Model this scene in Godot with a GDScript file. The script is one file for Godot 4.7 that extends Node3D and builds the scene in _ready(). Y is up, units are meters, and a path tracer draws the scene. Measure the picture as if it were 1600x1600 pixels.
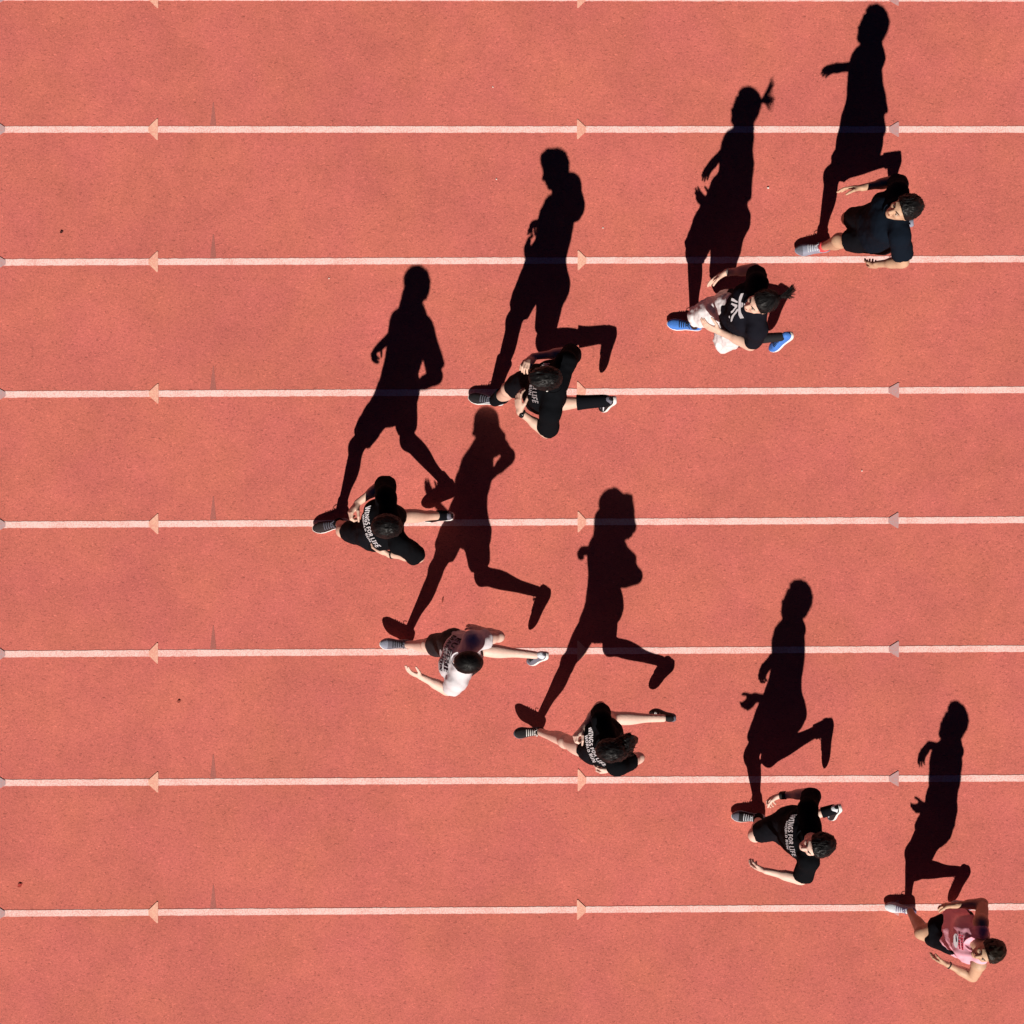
extends Node3D
# A running track seen from straight above, eight runners in low sun.
# Lengths are metres. The track is measured in units of U, 1/190.5 m, from a corner of the pictured stretch.

const U := 0.0052484
const JOINTS := ["head","neck","shoulder_r","shoulder_l","elbow_r","elbow_l","wrist_r","wrist_l","tip_r","tip_l","pelvis","hip_r","hip_l","knee_r","knee_l","ankle_r","ankle_l","toe_r","toe_l","heel_r","heel_l"]
const POSES := {
	"p1": [2.914,1.583,-2.176, 2.886,1.371,-2.194, 2.928,1.294,-2.354, 2.925,1.379,-2.015, 2.970,1.033,-2.498, 2.997,1.125,-1.865, 2.697,1.064,-2.437, 2.831,0.922,-1.881, 2.506,1.037,-2.443, 2.805,0.749,-1.870, 2.839,0.855,-2.160, 2.793,0.843,-2.240, 2.884,0.862,-2.079, 2.704,0.421,-2.325, 2.605,0.542,-2.128, 3.039,0.519,-2.246, 2.558,0.111,-2.175, 3.143,0.334,-2.335, 2.330,0.073,-2.139, 3.090,0.594,-2.250, 2.592,0.028,-2.161],
	"p2": [1.874,1.602,-1.490, 1.848,1.384,-1.495, 1.874,1.360,-1.670, 1.877,1.338,-1.320, 1.882,1.105,-1.814, 1.855,1.047,-1.246, 1.675,0.971,-1.809, 1.619,0.985,-1.360, 1.527,0.872,-1.745, 1.472,1.059,-1.406, 1.754,0.887,-1.495, 1.704,0.888,-1.570, 1.800,0.879,-1.417, 1.478,0.529,-1.523, 1.695,0.474,-1.342, 1.494,0.109,-1.535, 2.109,0.357,-1.375, 1.280,0.044,-1.540, 2.140,0.149,-1.318, 1.544,0.040,-1.512, 2.186,0.404,-1.409],
	"p3": [0.311,1.642,-0.933, 0.361,1.429,-0.908, 0.454,1.397,-1.076, 0.342,1.384,-0.709, 0.503,1.114,-1.186, 0.312,1.100,-0.582, 0.210,1.062,-1.159, 0.109,1.180,-0.730, 0.143,1.161,-1.062, 0.086,1.215,-0.888, 0.263,0.917,-0.918, 0.205,0.913,-0.991, 0.319,0.915,-0.842, 0.001,0.520,-0.958, 0.249,0.486,-0.838, -0.118,0.101,-0.965, 0.689,0.507,-0.859, -0.348,0.056,-0.937, 0.761,0.289,-0.829, -0.071,0.051,-0.900, 0.768,0.562,-0.877],
	"p4": [-0.832,1.738,0.134, -0.853,1.511,0.109, -0.862,1.473,-0.081, -0.754,1.548,0.265, -0.902,1.186,-0.197, -0.639,1.294,0.357, -1.112,1.148,-0.049, -0.868,1.185,0.339, -1.192,1.192,0.068, -1.040,1.147,0.290, -0.971,0.994,0.120, -0.907,0.996,0.048, -1.040,0.981,0.185, -0.869,0.558,0.043, -1.293,0.594,0.155, -0.608,0.257,0.022, -1.377,0.127,0.079, -0.699,0.047,0.042, -1.615,0.119,0.138, -0.517,0.274,0.032, -1.347,0.038,0.083],
	"p5": [-0.257,1.597,1.119, -0.310,1.397,1.120, -0.230,1.446,0.973, -0.351,1.330,1.284, -0.044,1.243,0.953, -0.440,1.053,1.370, -0.214,1.040,0.905, -0.639,1.160,1.256, -0.284,0.888,0.866, -0.755,1.268,1.202, -0.375,0.898,1.106, -0.433,0.888,1.037, -0.320,0.899,1.178, -0.637,0.507,1.062, -0.258,0.496,1.089, -0.832,0.119,1.071, 0.153,0.427,1.156, -1.050,0.161,1.073, 0.183,0.216,1.213, -0.823,0.030,1.082, 0.231,0.466,1.134],
	"p6": [0.776,1.558,1.760, 0.756,1.359,1.744, 0.719,1.316,1.573, 0.834,1.391,1.896, 0.715,1.033,1.495, 1.004,1.180,1.865, 0.576,1.175,1.651, 0.787,1.177,1.953, 0.490,1.244,1.738, 0.665,1.073,2.010, 0.718,0.874,1.777, 0.769,0.874,1.704, 0.663,0.868,1.846, 0.793,0.473,1.639, 0.445,0.510,1.820, 1.186,0.379,1.656, 0.248,0.125,1.787, 1.155,0.162,1.629, 0.038,0.181,1.798, 1.267,0.406,1.656, 0.248,0.036,1.792],
	"p7": [2.290,1.516,2.462, 2.257,1.306,2.430, 2.258,1.259,2.238, 2.262,1.302,2.618, 2.327,0.983,2.163, 2.237,1.073,2.798, 2.103,0.864,2.196, 1.968,1.069,2.736, 1.992,0.744,2.243, 1.851,0.949,2.720, 2.214,0.815,2.481, 2.165,0.810,2.406, 2.261,0.820,2.557, 1.949,0.489,2.560, 2.101,0.443,2.510, 2.027,0.091,2.478, 2.485,0.499,2.381, 1.805,0.073,2.486, 2.592,0.323,2.442, 2.066,0.020,2.507, 2.542,0.557,2.346],
	"p8": [3.582,1.351,3.279, 3.563,1.166,3.266, 3.574,1.157,3.103, 3.564,1.126,3.427, 3.645,0.923,3.014, 3.574,0.903,3.580, 3.397,0.974,3.019, 3.368,0.934,3.476, 3.310,0.857,3.030, 3.228,0.862,3.435, 3.488,0.719,3.273, 3.512,0.718,3.196, 3.462,0.718,3.351, 3.265,0.471,3.338, 3.301,0.373,3.367, 3.263,0.109,3.237, 3.606,0.220,3.214, 3.060,0.081,3.225, 3.629,0.019,3.208, 3.295,0.041,3.265, 3.678,0.258,3.196],
}

var taken := {}
var rng := RandomNumberGenerator.new()
var M := {}
var shoe_shapes := {}

# ------------------------------------------------------------------ fields
class Prim:
	var xf: Transform3D
	var plain := true
	var a: Vector3
	var ba: Vector3
	var il := 0.0
	var ra := 0.0
	var dr := 0.0
	var sc := 1.0
	var k := 0.02
	var neg := false
	var cap := 0          # 1: flat end at b, 2: flat at both ends
	var capdir: Vector3
	var caplen := 0.0
	var plane := false     # cut by a plane of its own
	var pn: Vector3
	var pd := 0.0
	var wc: Vector3        # bounding sphere
	var wr := 0.0

class Field:
	var prims: Array[Prim] = []
	var cutn: PackedVector3Array = PackedVector3Array()
	var cutd: PackedFloat32Array = PackedFloat32Array()
	var noise: FastNoiseLite = null
	var nxf := Transform3D.IDENTITY
	var namp := 0.0
	var grow := 0.0
	func eval(p: Vector3, ids: PackedInt32Array) -> float:
		var d := 1000.0
		for i in ids:
			var q: Prim = prims[i]
			var v := p
			if not q.plain: v = q.xf * p
			v -= q.a
			var e := 0.0
			if q.il > 0.0:
				var t := clampf(v.dot(q.ba) * q.il, 0.0, 1.0)
				e = ((v - q.ba * t).length() - q.ra - q.dr * t) * q.sc
				if q.cap > 0:
					var s := v.dot(q.capdir)
					e = maxf(e, s - q.caplen)
					if q.cap == 2: e = maxf(e, -s)
			else:
				e = (v.length() - q.ra) * q.sc
			if q.plane: e = maxf(e, p.dot(q.pn) - q.pd)
			if q.neg:
				var h := maxf(q.k - absf(d + e), 0.0) / q.k
				d = maxf(d, -e) + h * h * q.k * 0.25
			else:
				var h2 := maxf(q.k - absf(d - e), 0.0) / q.k
				d = minf(d, e) - h2 * h2 * q.k * 0.25
		d -= grow
		if noise != null:
			if absf(d) < 0.05: d += (noise.get_noise_3dv(nxf * p) - 0.3) * namp
		for c in cutd.size():
			d = maxf(d, cutn[c].dot(p) - cutd[c])
		return d
	func one(q: Prim, p: Vector3) -> float:
		var v := p if q.plain else q.xf * p
		v -= q.a
		var e := 0.0
		if q.il > 0.0:
			var t := clampf(v.dot(q.ba) * q.il, 0.0, 1.0)
			e = ((v - q.ba * t).length() - q.ra - q.dr * t) * q.sc
			if q.cap > 0:
				var s := v.dot(q.capdir)
				e = maxf(e, s - q.caplen)
				if q.cap == 2: e = maxf(e, -s)
		else: e = (v.length() - q.ra) * q.sc
		if q.plane: e = maxf(e, p.dot(q.pn) - q.pd)
		return e
	func all() -> PackedInt32Array:
		var r := PackedInt32Array()
		for i in prims.size(): r.append(i)
		return r
	func cone(a: Vector3, b: Vector3, ra: float, rb: float, k := 0.03, cap := 0) -> Prim:
		var q := Prim.new()
		q.a = a; q.ba = b - a; q.il = 1.0 / maxf(q.ba.length_squared(), 1e-8)
		q.ra = ra; q.dr = rb - ra; q.k = k; q.cap = cap
		q.capdir = q.ba.normalized(); q.caplen = q.ba.length()
		q.wc = (a + b) * 0.5; q.wr = q.caplen * 0.5 + maxf(ra, rb)
		prims.append(q)
		return q
	# an ellipsoid: centre c in world, axes (forward, up, right) of basis b, radii r
	func ball(c: Vector3, b: Basis, r: Vector3, k := 0.03, neg := false) -> Prim:
		var q := Prim.new()
		q.plain = false
		var m := Transform3D(b, c)
		q.xf = Transform3D(Basis.from_scale(Vector3(1.0 / r.x, 1.0 / r.y, 1.0 / r.z))) * m.affine_inverse()
		q.ra = 1.0; q.sc = minf(r.x, minf(r.y, r.z)); q.k = k; q.neg = neg
		q.wc = c; q.wr = maxf(r.x, maxf(r.y, r.z))
		prims.append(q)
		return q
	# a tapered capsule with an elliptic section: depth factor along axis f
	func flat_cone(a: Vector3, b: Vector3, ra: float, rb: float, f: Vector3, squash: float, k := 0.03, cap := 0) -> Prim:
		var u := (b - a).normalized()
		var r := u.cross(f).normalized()
		var ff := r.cross(u).normalized()
		var bs := Basis(ff, u, -r)
		var q := cone(Vector3.ZERO, Vector3(0, (b - a).length(), 0), ra, rb, k, cap)
		q.plain = false
		q.xf = Transform3D(Basis.from_scale(Vector3(1.0 / squash, 1, 1))) * Transform3D(bs, a).affine_inverse()
		q.sc = minf(1.0, squash)
		q.wc = (a + b) * 0.5; q.wr = (b - a).length() * 0.5 + maxf(ra, rb) * maxf(1.0, squash)
		return q

class Surf:
	var v := PackedVector3Array()
	var n := PackedVector3Array()
	var c := PackedColorArray()
	var i := PackedInt32Array()
	func mesh(with_colours := false) -> ArrayMesh:
		var arr := []
		arr.resize(Mesh.ARRAY_MAX)
		arr[Mesh.ARRAY_VERTEX] = v
		arr[Mesh.ARRAY_NORMAL] = n
		if with_colours: arr[Mesh.ARRAY_COLOR] = c
		arr[Mesh.ARRAY_INDEX] = i
		var m := ArrayMesh.new()
		m.add_surface_from_arrays(Mesh.PRIMITIVE_TRIANGLES, arr)
		return m
	func tube(pts: PackedVector3Array, r0: float, r1: float, sides := 4):
		var m := pts.size()
		var start := v.size()
		for j in m:
			var d := (pts[mini(j + 1, m - 1)] - pts[maxi(j - 1, 0)]).normalized()
			var s := d.cross(Vector3(0.31, 0.9, 0.27)).normalized()
			if s.length() < 0.5: s = d.cross(Vector3.RIGHT).normalized()
			var o := s.cross(d)
			var r := lerpf(r0, r1, float(j) / (m - 1))
			for e in sides:
				var w := s * cos(TAU * e / sides) + o * sin(TAU * e / sides)
				v.append(pts[j] + w * r); n.append(w)
		for j in m - 1:
			for e in sides:
				var a := start + j * sides + e
				var b := start + j * sides + (e + 1) % sides
				i.append_array([a, b, a + sides, b, b + sides, a + sides])
		for side in 2:
			var c0 := start + (0 if side == 0 else (m - 1) * sides)
			for e in range(1, sides - 1):
				if side == 0: i.append_array([c0, c0 + e + 1, c0 + e])
				else: i.append_array([c0, c0 + e, c0 + e + 1])

const BL := 5
# surface nets over the blocks that the surface crosses; origin is taken off the vertices
func net(s: Surf, F: Field, cell: float, origin: Vector3) -> void:
	var bs := cell * BL
	var hd := bs * 0.87
	var blocks := {}
	var kmax := 0.0
	for q in F.prims: kmax = maxf(kmax, q.k)
	var margin := kmax + 0.03 + F.grow + F.namp + cell * 2.0
	for pi in F.prims.size():
		var q := F.prims[pi]
		if q.neg: continue
		var lo := ((q.wc - Vector3.ONE * (q.wr + margin)) / bs).floor()
		var hi := ((q.wc + Vector3.ONE * (q.wr + margin)) / bs).floor()
		for x in range(int(lo.x), int(hi.x) + 1):
			for y in range(int(lo.y), int(hi.y) + 1):
				for z in range(int(lo.z), int(hi.z) + 1):
					var key := Vector3i(x, y, z)
					if blocks.has(key): blocks[key].append(pi)
					else: blocks[key] = [pi]
	var negs := []
	for pi in F.prims.size():
		if F.prims[pi].neg: negs.append(pi)
	var vid := {}
	var edges: Array[Vector4i] = []
	var flips := PackedByteArray()
	var n1 := BL + 1
	var val := PackedFloat32Array()
	val.resize(n1 * n1 * n1)
	var grow := F.grow
	var noise := F.noise
	var ncut := F.cutd.size()
	var eoff := PackedInt32Array()
	for v in EV: eoff.append((int(v.x) * n1 + int(v.y)) * n1 + int(v.z))
	var base := s.v.size()
	for key: Vector3i in blocks:
		var c := (Vector3(key) + Vector3.ONE * 0.5) * bs
		var out_of := false
		for j in F.cutd.size():
			if F.cutn[j].dot(c) - F.cutd[j] > hd * 1.05: out_of = true
		if out_of: continue
		var es := PackedFloat32Array()
		var best := 1000.0
		for pi: int in blocks[key]:
			var e := F.one(F.prims[pi], c)
			es.append(e)
			best = minf(best, e)
		if best - F.grow > hd * 1.2 + 0.03 + F.namp * 1.3: continue
		var ids := PackedInt32Array()
		var li := 0
		for pi: int in blocks[key]:
			if es[li] < best + hd * 2.1 + kmax + 0.03: ids.append(pi)
			li += 1
		for pi: int in negs:
			if F.one(F.prims[pi], c) < hd * 1.2 + 0.02: ids.append(pi)
		if negs.size() > 0: ids.sort()
		var dc := F.eval(c, ids)
		if absf(dc) > hd * 1.15 + F.namp * 1.3: continue
		var org := Vector3(key) * bs
		var any_in := false
		var any_out := false
		var w := 0
		var unit := cell * (1.05 if F.noise == null else 1.35 + F.namp * 40.0)
		var m := ids.size()
		var lx: Array[Transform3D] = []
		var la := PackedVector3Array()
		var lb := PackedVector3Array()
		var ll := PackedFloat32Array()
		var lr := PackedFloat32Array()
		var ld := PackedFloat32Array()
		var ls := PackedFloat32Array()
		var lk := PackedFloat32Array()
		var lf := PackedInt32Array()
		var lc := PackedVector3Array()
		var ln := PackedFloat32Array()
		var lpn := PackedVector3Array()
		var lpd := PackedFloat32Array()
		for pi in ids:
			var q: Prim = F.prims[pi]
			lx.append(q.xf); la.append(q.a); lb.append(q.ba); ll.append(q.il); lr.append(q.ra); ld.append(q.dr); ls.append(q.sc); lk.append(q.k)
			lf.append((0 if q.plain else 1) + (2 if q.neg else 0) + q.cap * 4 + (16 if q.plane else 0)); lpn.append(q.pn); lpd.append(q.pd); lc.append(q.capdir); ln.append(q.caplen)
		for x in n1:
			for y in n1:
				var z := 0
				while z < n1:
					# far from the surface the next samples keep their sign
					var p := Vector3(key * BL + Vector3i(x, y, z)) * cell
					var d := 1000.0
					for i in m:
						var fl := lf[i]
						var v := (lx[i] * p if fl & 1 else p) - la[i]
						var e := 0.0
						var il := ll[i]
						if il > 0.0:
							var t := clampf(v.dot(lb[i]) * il, 0.0, 1.0)
							e = ((v - lb[i] * t).length() - lr[i] - ld[i] * t) * ls[i]
							if fl & 12:
								var sd := v.dot(lc[i])
								e = maxf(e, sd - ln[i])
								if fl & 8: e = maxf(e, -sd)
						else:
							e = (v.length() - lr[i]) * ls[i]
						if fl & 16: e = maxf(e, p.dot(lpn[i]) - lpd[i])
						var kk := lk[i]
						if fl & 2:
							var h := kk - absf(d + e)
							d = maxf(d, -e)
							if h > 0.0: d += h * h / kk * 0.25
						else:
							var h := kk - absf(d - e)
							if e < d: d = e
							if h > 0.0: d -= h * h / kk * 0.25
					d -= grow
					if noise != null and absf(d) < 0.05: d += (noise.get_noise_3dv(F.nxf * p) - 0.3) * F.namp
					for cc in ncut:
						d = maxf(d, F.cutn[cc].dot(p) - F.cutd[cc])
					if d < 0.0: any_in = true
					else: any_out = true
					var skip := mini(maxi(int(absf(d) / unit) - 1, 0), n1 - 1 - z)
					for f in skip + 1:
						val[w] = d
						w += 1
					z += skip + 1
		if not (any_in and any_out): continue
		for x in BL:
			for y in BL:
				for z in BL:
					var o := (x * n1 + y) * n1 + z
					var d0 := val[o]
					var ck := key * BL + Vector3i(x, y, z)
					var s0 := d0 < 0.0
					var dx := val[o + n1 * n1]
					var dy := val[o + n1]
					var dz := val[o + 1]
					if (dx < 0.0) != s0: edges.append(Vector4i(ck.x, ck.y, ck.z, 0)); flips.append(1 if s0 else 0)
					if (dy < 0.0) != s0: edges.append(Vector4i(ck.x, ck.y, ck.z, 1)); flips.append(1 if s0 else 0)
					if (dz < 0.0) != s0: edges.append(Vector4i(ck.x, ck.y, ck.z, 2)); flips.append(1 if s0 else 0)
					if s0 == (dx < 0.0) and s0 == (dy < 0.0) and s0 == (dz < 0.0) and s0 == (val[o + n1 + 1] < 0.0) and s0 == (val[o + n1 * n1 + 1] < 0.0) and s0 == (val[o + n1 * n1 + n1] < 0.0) and s0 == (val[o + n1 * n1 + n1 + 1] < 0.0): continue
					var sum := Vector3.ZERO
					var cnt := 0
					for ed in 12:
						var va := val[o + eoff[ed * 2]]
						var vb := val[o + eoff[ed * 2 + 1]]
						if (va < 0.0) != (vb < 0.0):
							var t := va / (va - vb)
							sum += EV[ed * 2].lerp(EV[ed * 2 + 1], t)
							cnt += 1
					if cnt > 0:
						vid[ck] = s.v.size()
						s.v.append(org + (Vector3(x, y, z) + sum / cnt) * cell - origin)
						s.n.append(Vector3.ZERO)
	for j in edges.size():
		var e := edges[j]
		var k := Vector3i(e.x, e.y, e.z)
		var u: Vector3i
		var w: Vector3i
		if e.w == 0: u = Vector3i(0, 1, 0); w = Vector3i(0, 0, 1)
		elif e.w == 1: u = Vector3i(0, 0, 1); w = Vector3i(1, 0, 0)
		else: u = Vector3i(1, 0, 0); w = Vector3i(0, 1, 0)
		var a: int = vid.get(k, -1)
		var b: int = vid.get(k - u, -1)
		var c2: int = vid.get(k - u - w, -1)
		var d2: int = vid.get(k - w, -1)
		if a < 0 or b < 0 or c2 < 0 or d2 < 0: continue
		if flips[j] == 1: s.i.append_array([a, c2, b, a, d2, c2])
		else: s.i.append_array([a, b, c2, a, c2, d2])
	normals(s, base)

func normals(s: Surf, base: int) -> void:
	var tri := 0
	while tri < s.i.size():
		var a := s.i[tri]
		if a >= base:
			var b := s.i[tri + 1]
			var c := s.i[tri + 2]
			var nn := (s.v[c] - s.v[a]).cross(s.v[b] - s.v[a])
			s.n[a] += nn; s.n[b] += nn; s.n[c] += nn
		tri += 3
	for j in range(base, s.n.size()): s.n[j] = s.n[j].normalized()

const EDGE := [[[0,0,0],[1,0,0]],[[0,1,0],[1,1,0]],[[0,0,1],[1,0,1]],[[0,1,1],[1,1,1]],[[0,0,0],[0,1,0]],[[1,0,0],[1,1,0]],[[0,0,1],[0,1,1]],[[1,0,1],[1,1,1]],[[0,0,0],[0,0,1]],[[1,0,0],[1,0,1]],[[0,1,0],[0,1,1]],[[1,1,0],[1,1,1]]]
var EV := PackedVector3Array()

# what a runner is made of, worked out before it becomes nodes: [name, shape, material, parent (-1 the runner), transform, coloured]
class Job:
	var key := ""
	var cf := {}
	var ops: Array = []
	var rng := RandomNumberGenerator.new()
	func part(called: String, shape: Variant, mat: Material, parent: int, at := Transform3D.IDENTITY, coloured := false) -> int:
		ops.append([called, shape, mat, parent, at, coloured])
		return ops.size() - 1

# ------------------------------------------------------------------ naming
func numbered(called: String) -> String:
	if not taken.has(called):
		taken[called] = 0
		return called
	taken[called] += 1
	return "%s_%03d" % [called, taken[called]]
func part(called: String, mesh: Mesh, mat: Material, parent: Node3D) -> MeshInstance3D:
	var o := MeshInstance3D.new()
	o.name = called
	o.mesh = mesh
	o.material_override = mat
	parent.add_child(o, true)
	return o
func tag(o: Node, label: String, category: String, group := "") -> void:
	o.set_meta("label", label)
	o.set_meta("category", category)
	if group != "": o.set_meta("group", group)
func g2w(px: float, py: float, h := 0.0) -> Vector3:
	return Vector3((px - 800.0) * U, h, (py - 800.0) * U)

# ------------------------------------------------------------------ materials
func lin(r: float, g: float, b: float) -> Color:
	return Color(r, g, b).linear_to_srgb()
func noise_of(freq: float, octaves := 3, seed_ := 1, kind := FastNoiseLite.TYPE_SIMPLEX_SMOOTH) -> FastNoiseLite:
	var n := FastNoiseLite.new()
	n.seed = seed_; n.frequency = freq; n.noise_type = kind
	n.fractal_type = FastNoiseLite.FRACTAL_FBM if octaves > 1 else FastNoiseLite.FRACTAL_NONE
	n.fractal_octaves = octaves
	return n
func bump_tex(freq: float, strength: float, seed_: int, size := 256) -> ImageTexture:
	var im := noise_of(freq, 3, seed_).get_seamless_image(size, size)
	im.convert(Image.FORMAT_RGBA8)
	im.bump_map_to_normal_map(strength)
	return ImageTexture.create_from_image(im)
func matte(c: Color, rough := 0.9, bump: Texture2D = null, scale := 1.0) -> StandardMaterial3D:
	var m := StandardMaterial3D.new()
	m.albedo_color = c; m.roughness = rough
	m.metallic_specular = 0.3
	if bump != null:
		m.normal_enabled = true; m.normal_texture = bump
		m.uv1_triplanar = true; m.uv1_scale = Vector3.ONE * scale
	return m

func track_texture() -> ImageTexture:
	# granules of red rubber: grain and specks; one tile spans 4.6 m
	var n := 1024
	var out := PackedByteArray()
	out.resize(n * n * 3)
	var r := RandomNumberGenerator.new()
	r.seed = 77
	var mid := noise_of(0.06, 2, 6).get_seamless_image(256, 256)
	mid.resize(n, n, Image.INTERPOLATE_BILINEAR)
	mid.convert(Image.FORMAT_L8)
	var B: PackedByteArray = mid.get_data()
	var o := 0
	var last := 0.0
	for j in n * n:
		last = last * 0.35 + r.randf_range(-1.0, 1.0)
		var v := 1.0 + last * 0.075 + (B[j] / 127.5 - 1.0) * 0.03
		var w := r.randf()
		if w < 0.02: v *= 0.72
		elif w > 0.988: v *= 1.2
		out[o] = clampi(int(TR.x * v), 0, 255)
		out[o + 1] = clampi(int(TR.y * v), 0, 255)
		out[o + 2] = clampi(int(TR.z * v), 0, 255)
		o += 3
	# longer flecks of worn and pale granules
	for j in 5200:
		var x := r.randi_range(0, n - 8)
		var y := r.randi_range(0, n - 3)
		var f := 0.78 if r.randf() < 0.6 else 1.17
		for q in r.randi_range(2, 5):
			var row := y + (1 if r.randf() < 0.3 else 0)
			var at := (row * n + x + q) * 3
			for ch in 3: out[at + ch] = clampi(int(out[at + ch] * f), 0, 255)
	return ImageTexture.create_from_image(Image.create_from_data(n, n, false, Image.FORMAT_RGB8, out))
func patch_texture() -> ImageTexture:
	# broad uneven tone of the poured rubber; one tile spans 11 m
	var n := 256
	var im := Image.create(n, n, false, Image.FORMAT_RGB8)
	var a := noise_of(0.03, 4, 7).get_seamless_image(n, n)
	var b := noise_of(0.05, 4, 8).get_seamless_image(n, n)
	for y in n:
		for x in n:
			var v := 0.95 + (a.get_pixel(x, y).r - 0.5) * 0.06
			var h := (b.get_pixel(x, y).r - 0.5) * 0.045
			im.set_pixel(x, y, Color(minf(v, 1.0), minf(v * (1.0 + h), 1.0), minf(v * (1.0 - h), 1.0)))
	return ImageTexture.create_from_image(im)
const TR := Vector3(204, 113, 101)

func paint_texture(col: Color, wear: float, seed_: int) -> ImageTexture:
	# road paint on rubber granules: the granules show through where it is worn
	var n := 256
	var im := Image.create(n, n, false, Image.FORMAT_RGB8)
	var fine := noise_of(0.45, 2, seed_)
	var big := noise_of(0.02, 2, seed_ + 1)
	var under := Color8(205, 120, 110)
	for y in n:
		for x in n:
			var f := fine.get_noise_2d(x, y) + big.get_noise_2d(x, y) * 0.35
			var t := clampf((f + wear - 0.1) * 0.9, 0.0, 0.5)
			im.set_pixel(x, y, col.lerp(under, t).darkened(clampf(-f, 0.0, 1.0) * 0.05))
	return ImageTexture.create_from_image(im)
func paint(col: Color, wear: float, seed_: int) -> StandardMaterial3D:
	var m := StandardMaterial3D.new()
	m.albedo_texture = paint_texture(col, wear, seed_)
	m.roughness = 0.85; m.metallic_specular = 0.3
	m.uv1_triplanar = true; m.uv1_world_triplanar = true; m.uv1_scale = Vector3.ONE * 0.62
	return m

# ------------------------------------------------------------------ setting
func build_track() -> void:
	var w := 260.0
	var st := SurfaceTool.new()
	st.begin(Mesh.PRIMITIVE_TRIANGLES)
	var q := [Vector2(-w, -w), Vector2(w, -w), Vector2(w, w), Vector2(-w, -w), Vector2(w, w), Vector2(-w, w)]
	for p: Vector2 in q:
		st.set_normal(Vector3.UP)
		st.set_uv(p / 4.6)
		st.set_uv2(p / 11.0)
		st.add_vertex(Vector3(p.x, 0, p.y))
	st.generate_tangents()
	var m := StandardMaterial3D.new()
	m.albedo_texture = track_texture()
	m.detail_enabled = true
	m.detail_blend_mode = BaseMaterial3D.BLEND_MODE_MUL
	m.detail_uv_layer = BaseMaterial3D.DETAIL_UV_2
	m.detail_albedo = patch_texture()
	m.roughness = 0.95
	m.metallic_specular = 0.25
	m.normal_enabled = true
	m.normal_texture = bump_tex(0.4, 1.0, 31, 512)
	m.normal_scale = 0.12
	var track := part("track", st.commit(), m, self)
	track.set_meta("kind", "structure")
	track.set_meta("label", "salmon red rubber running track with white lane lines")
	# lane lines: y of the line's middle at the two sides of the pictured stretch, wear
	var lines := [[-4.0, -2.5, 0.10], [202.4, 202.4, 0.10], [410.0, 404.8, 0.13], [616.3, 609.3, 0.16], [820.0, 812.3, 0.17], [1022.0, 1013.5, 0.2], [1223.2, 1215.8, 0.22], [1427.2, 1416.8, 0.24]]
	var tan_paint: StandardMaterial3D = paint(Color8(236, 190, 166), 0.42, 61)
	var grey_paint: StandardMaterial3D = paint(Color8(180, 156, 160), 0.32, 63)
	var dark_paint: StandardMaterial3D = paint(Color8(160, 97, 89), 0.15, 65)
	for li in lines.size():
		var L: Array = lines[li]
		var lm: StandardMaterial3D = paint(Color8(240, 210, 205), L[2] + 0.07, 40 + li)
		var sl := SurfaceTool.new()
		sl.begin(Mesh.PRIMITIVE_TRIANGLES)
		var xs := PackedFloat32Array()
		var x := -4000.0
		while x < 5600.0:
			xs.append(x)
			x += 5.0 if x > -700.0 and x < 2300.0 else 300.0
		var prev := []
		for xx in xs:
			var t := xx / 1600.0
			var yc: float = L[0] + (L[1] - L[0]) * t
			var e := 5.05
			var cur := [g2w(xx, yc - e + rng.randf_range(-0.35, 0.35), 0.0035), g2w(xx, yc + e + rng.randf_range(-0.35, 0.35), 0.0035)]
			if prev.size() > 0:
				for vv: Vector3 in [prev[0], cur[0], cur[1], prev[0], cur[1], prev[1]]:
					sl.set_normal(Vector3.UP); sl.add_vertex(vv)
			prev = cur
		part("lane_line", sl.commit(), lm, track)
		var at := func(px: float) -> float: return L[0] + (L[1] - L[0]) * px / 1600.0
		mark(track, tan_paint, 232.5, 247.5, at.call(240.0), 16.5)
		mark(track, tan_paint, 916.0, 902.0, at.call(908.0), 16.5)
		mark(track, grey_paint, 1388.5, 1404.0, at.call(1397.0), 12.5)
		mark(track, grey_paint, 8.5, -8.0, at.call(2.0), 13.0)
		if li > 0:
			var yy: float = at.call(333.0) - 6.5
			flat_poly(track, "faded_mark", dark_paint, [Vector2(332.6, yy - 36), Vector2(334.2, yy - 36), Vector2(337.8, yy), Vector2(328.4, yy)], 0.002)

func mark(track: Node3D, m: Material, tip: float, back: float, y: float, half: float) -> void:
	var s := signf(back - tip)
	tip += rng.randf_range(-0.7, 0.7); back += rng.randf_range(-0.7, 0.7); half += rng.randf_range(-1.0, 0.8)
	flat_poly(track, "triangle_mark", m, [Vector2(tip, y - 3.5), Vector2(back - s * 1.5, y - half), Vector2(back, y - half * 0.96), Vector2(back, y + half * 0.96), Vector2(back - s * 1.5, y + half), Vector2(tip, y + 3.5)], 0.0068)
func flat_poly(parent: Node3D, called: String, m: Material, pts: Array, h: float) -> void:
	var st := SurfaceTool.new()
	st.begin(Mesh.PRIMITIVE_TRIANGLES)
	var a := 0.0
	for j in pts.size():
		var p: Vector2 = pts[j]
		var q: Vector2 = pts[(j + 1) % pts.size()]
		a += p.x * q.y - q.x * p.y
	for j in range(1, pts.size() - 1):
		var tri := [pts[0], pts[j], pts[j + 1]]
		if a < 0: tri = [pts[0], pts[j + 1], pts[j]]
		for p: Vector2 in tri:
			st.set_normal(Vector3.UP); st.add_vertex(g2w(p.x, p.y, h))
	part(called, st.commit(), m, parent)

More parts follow.
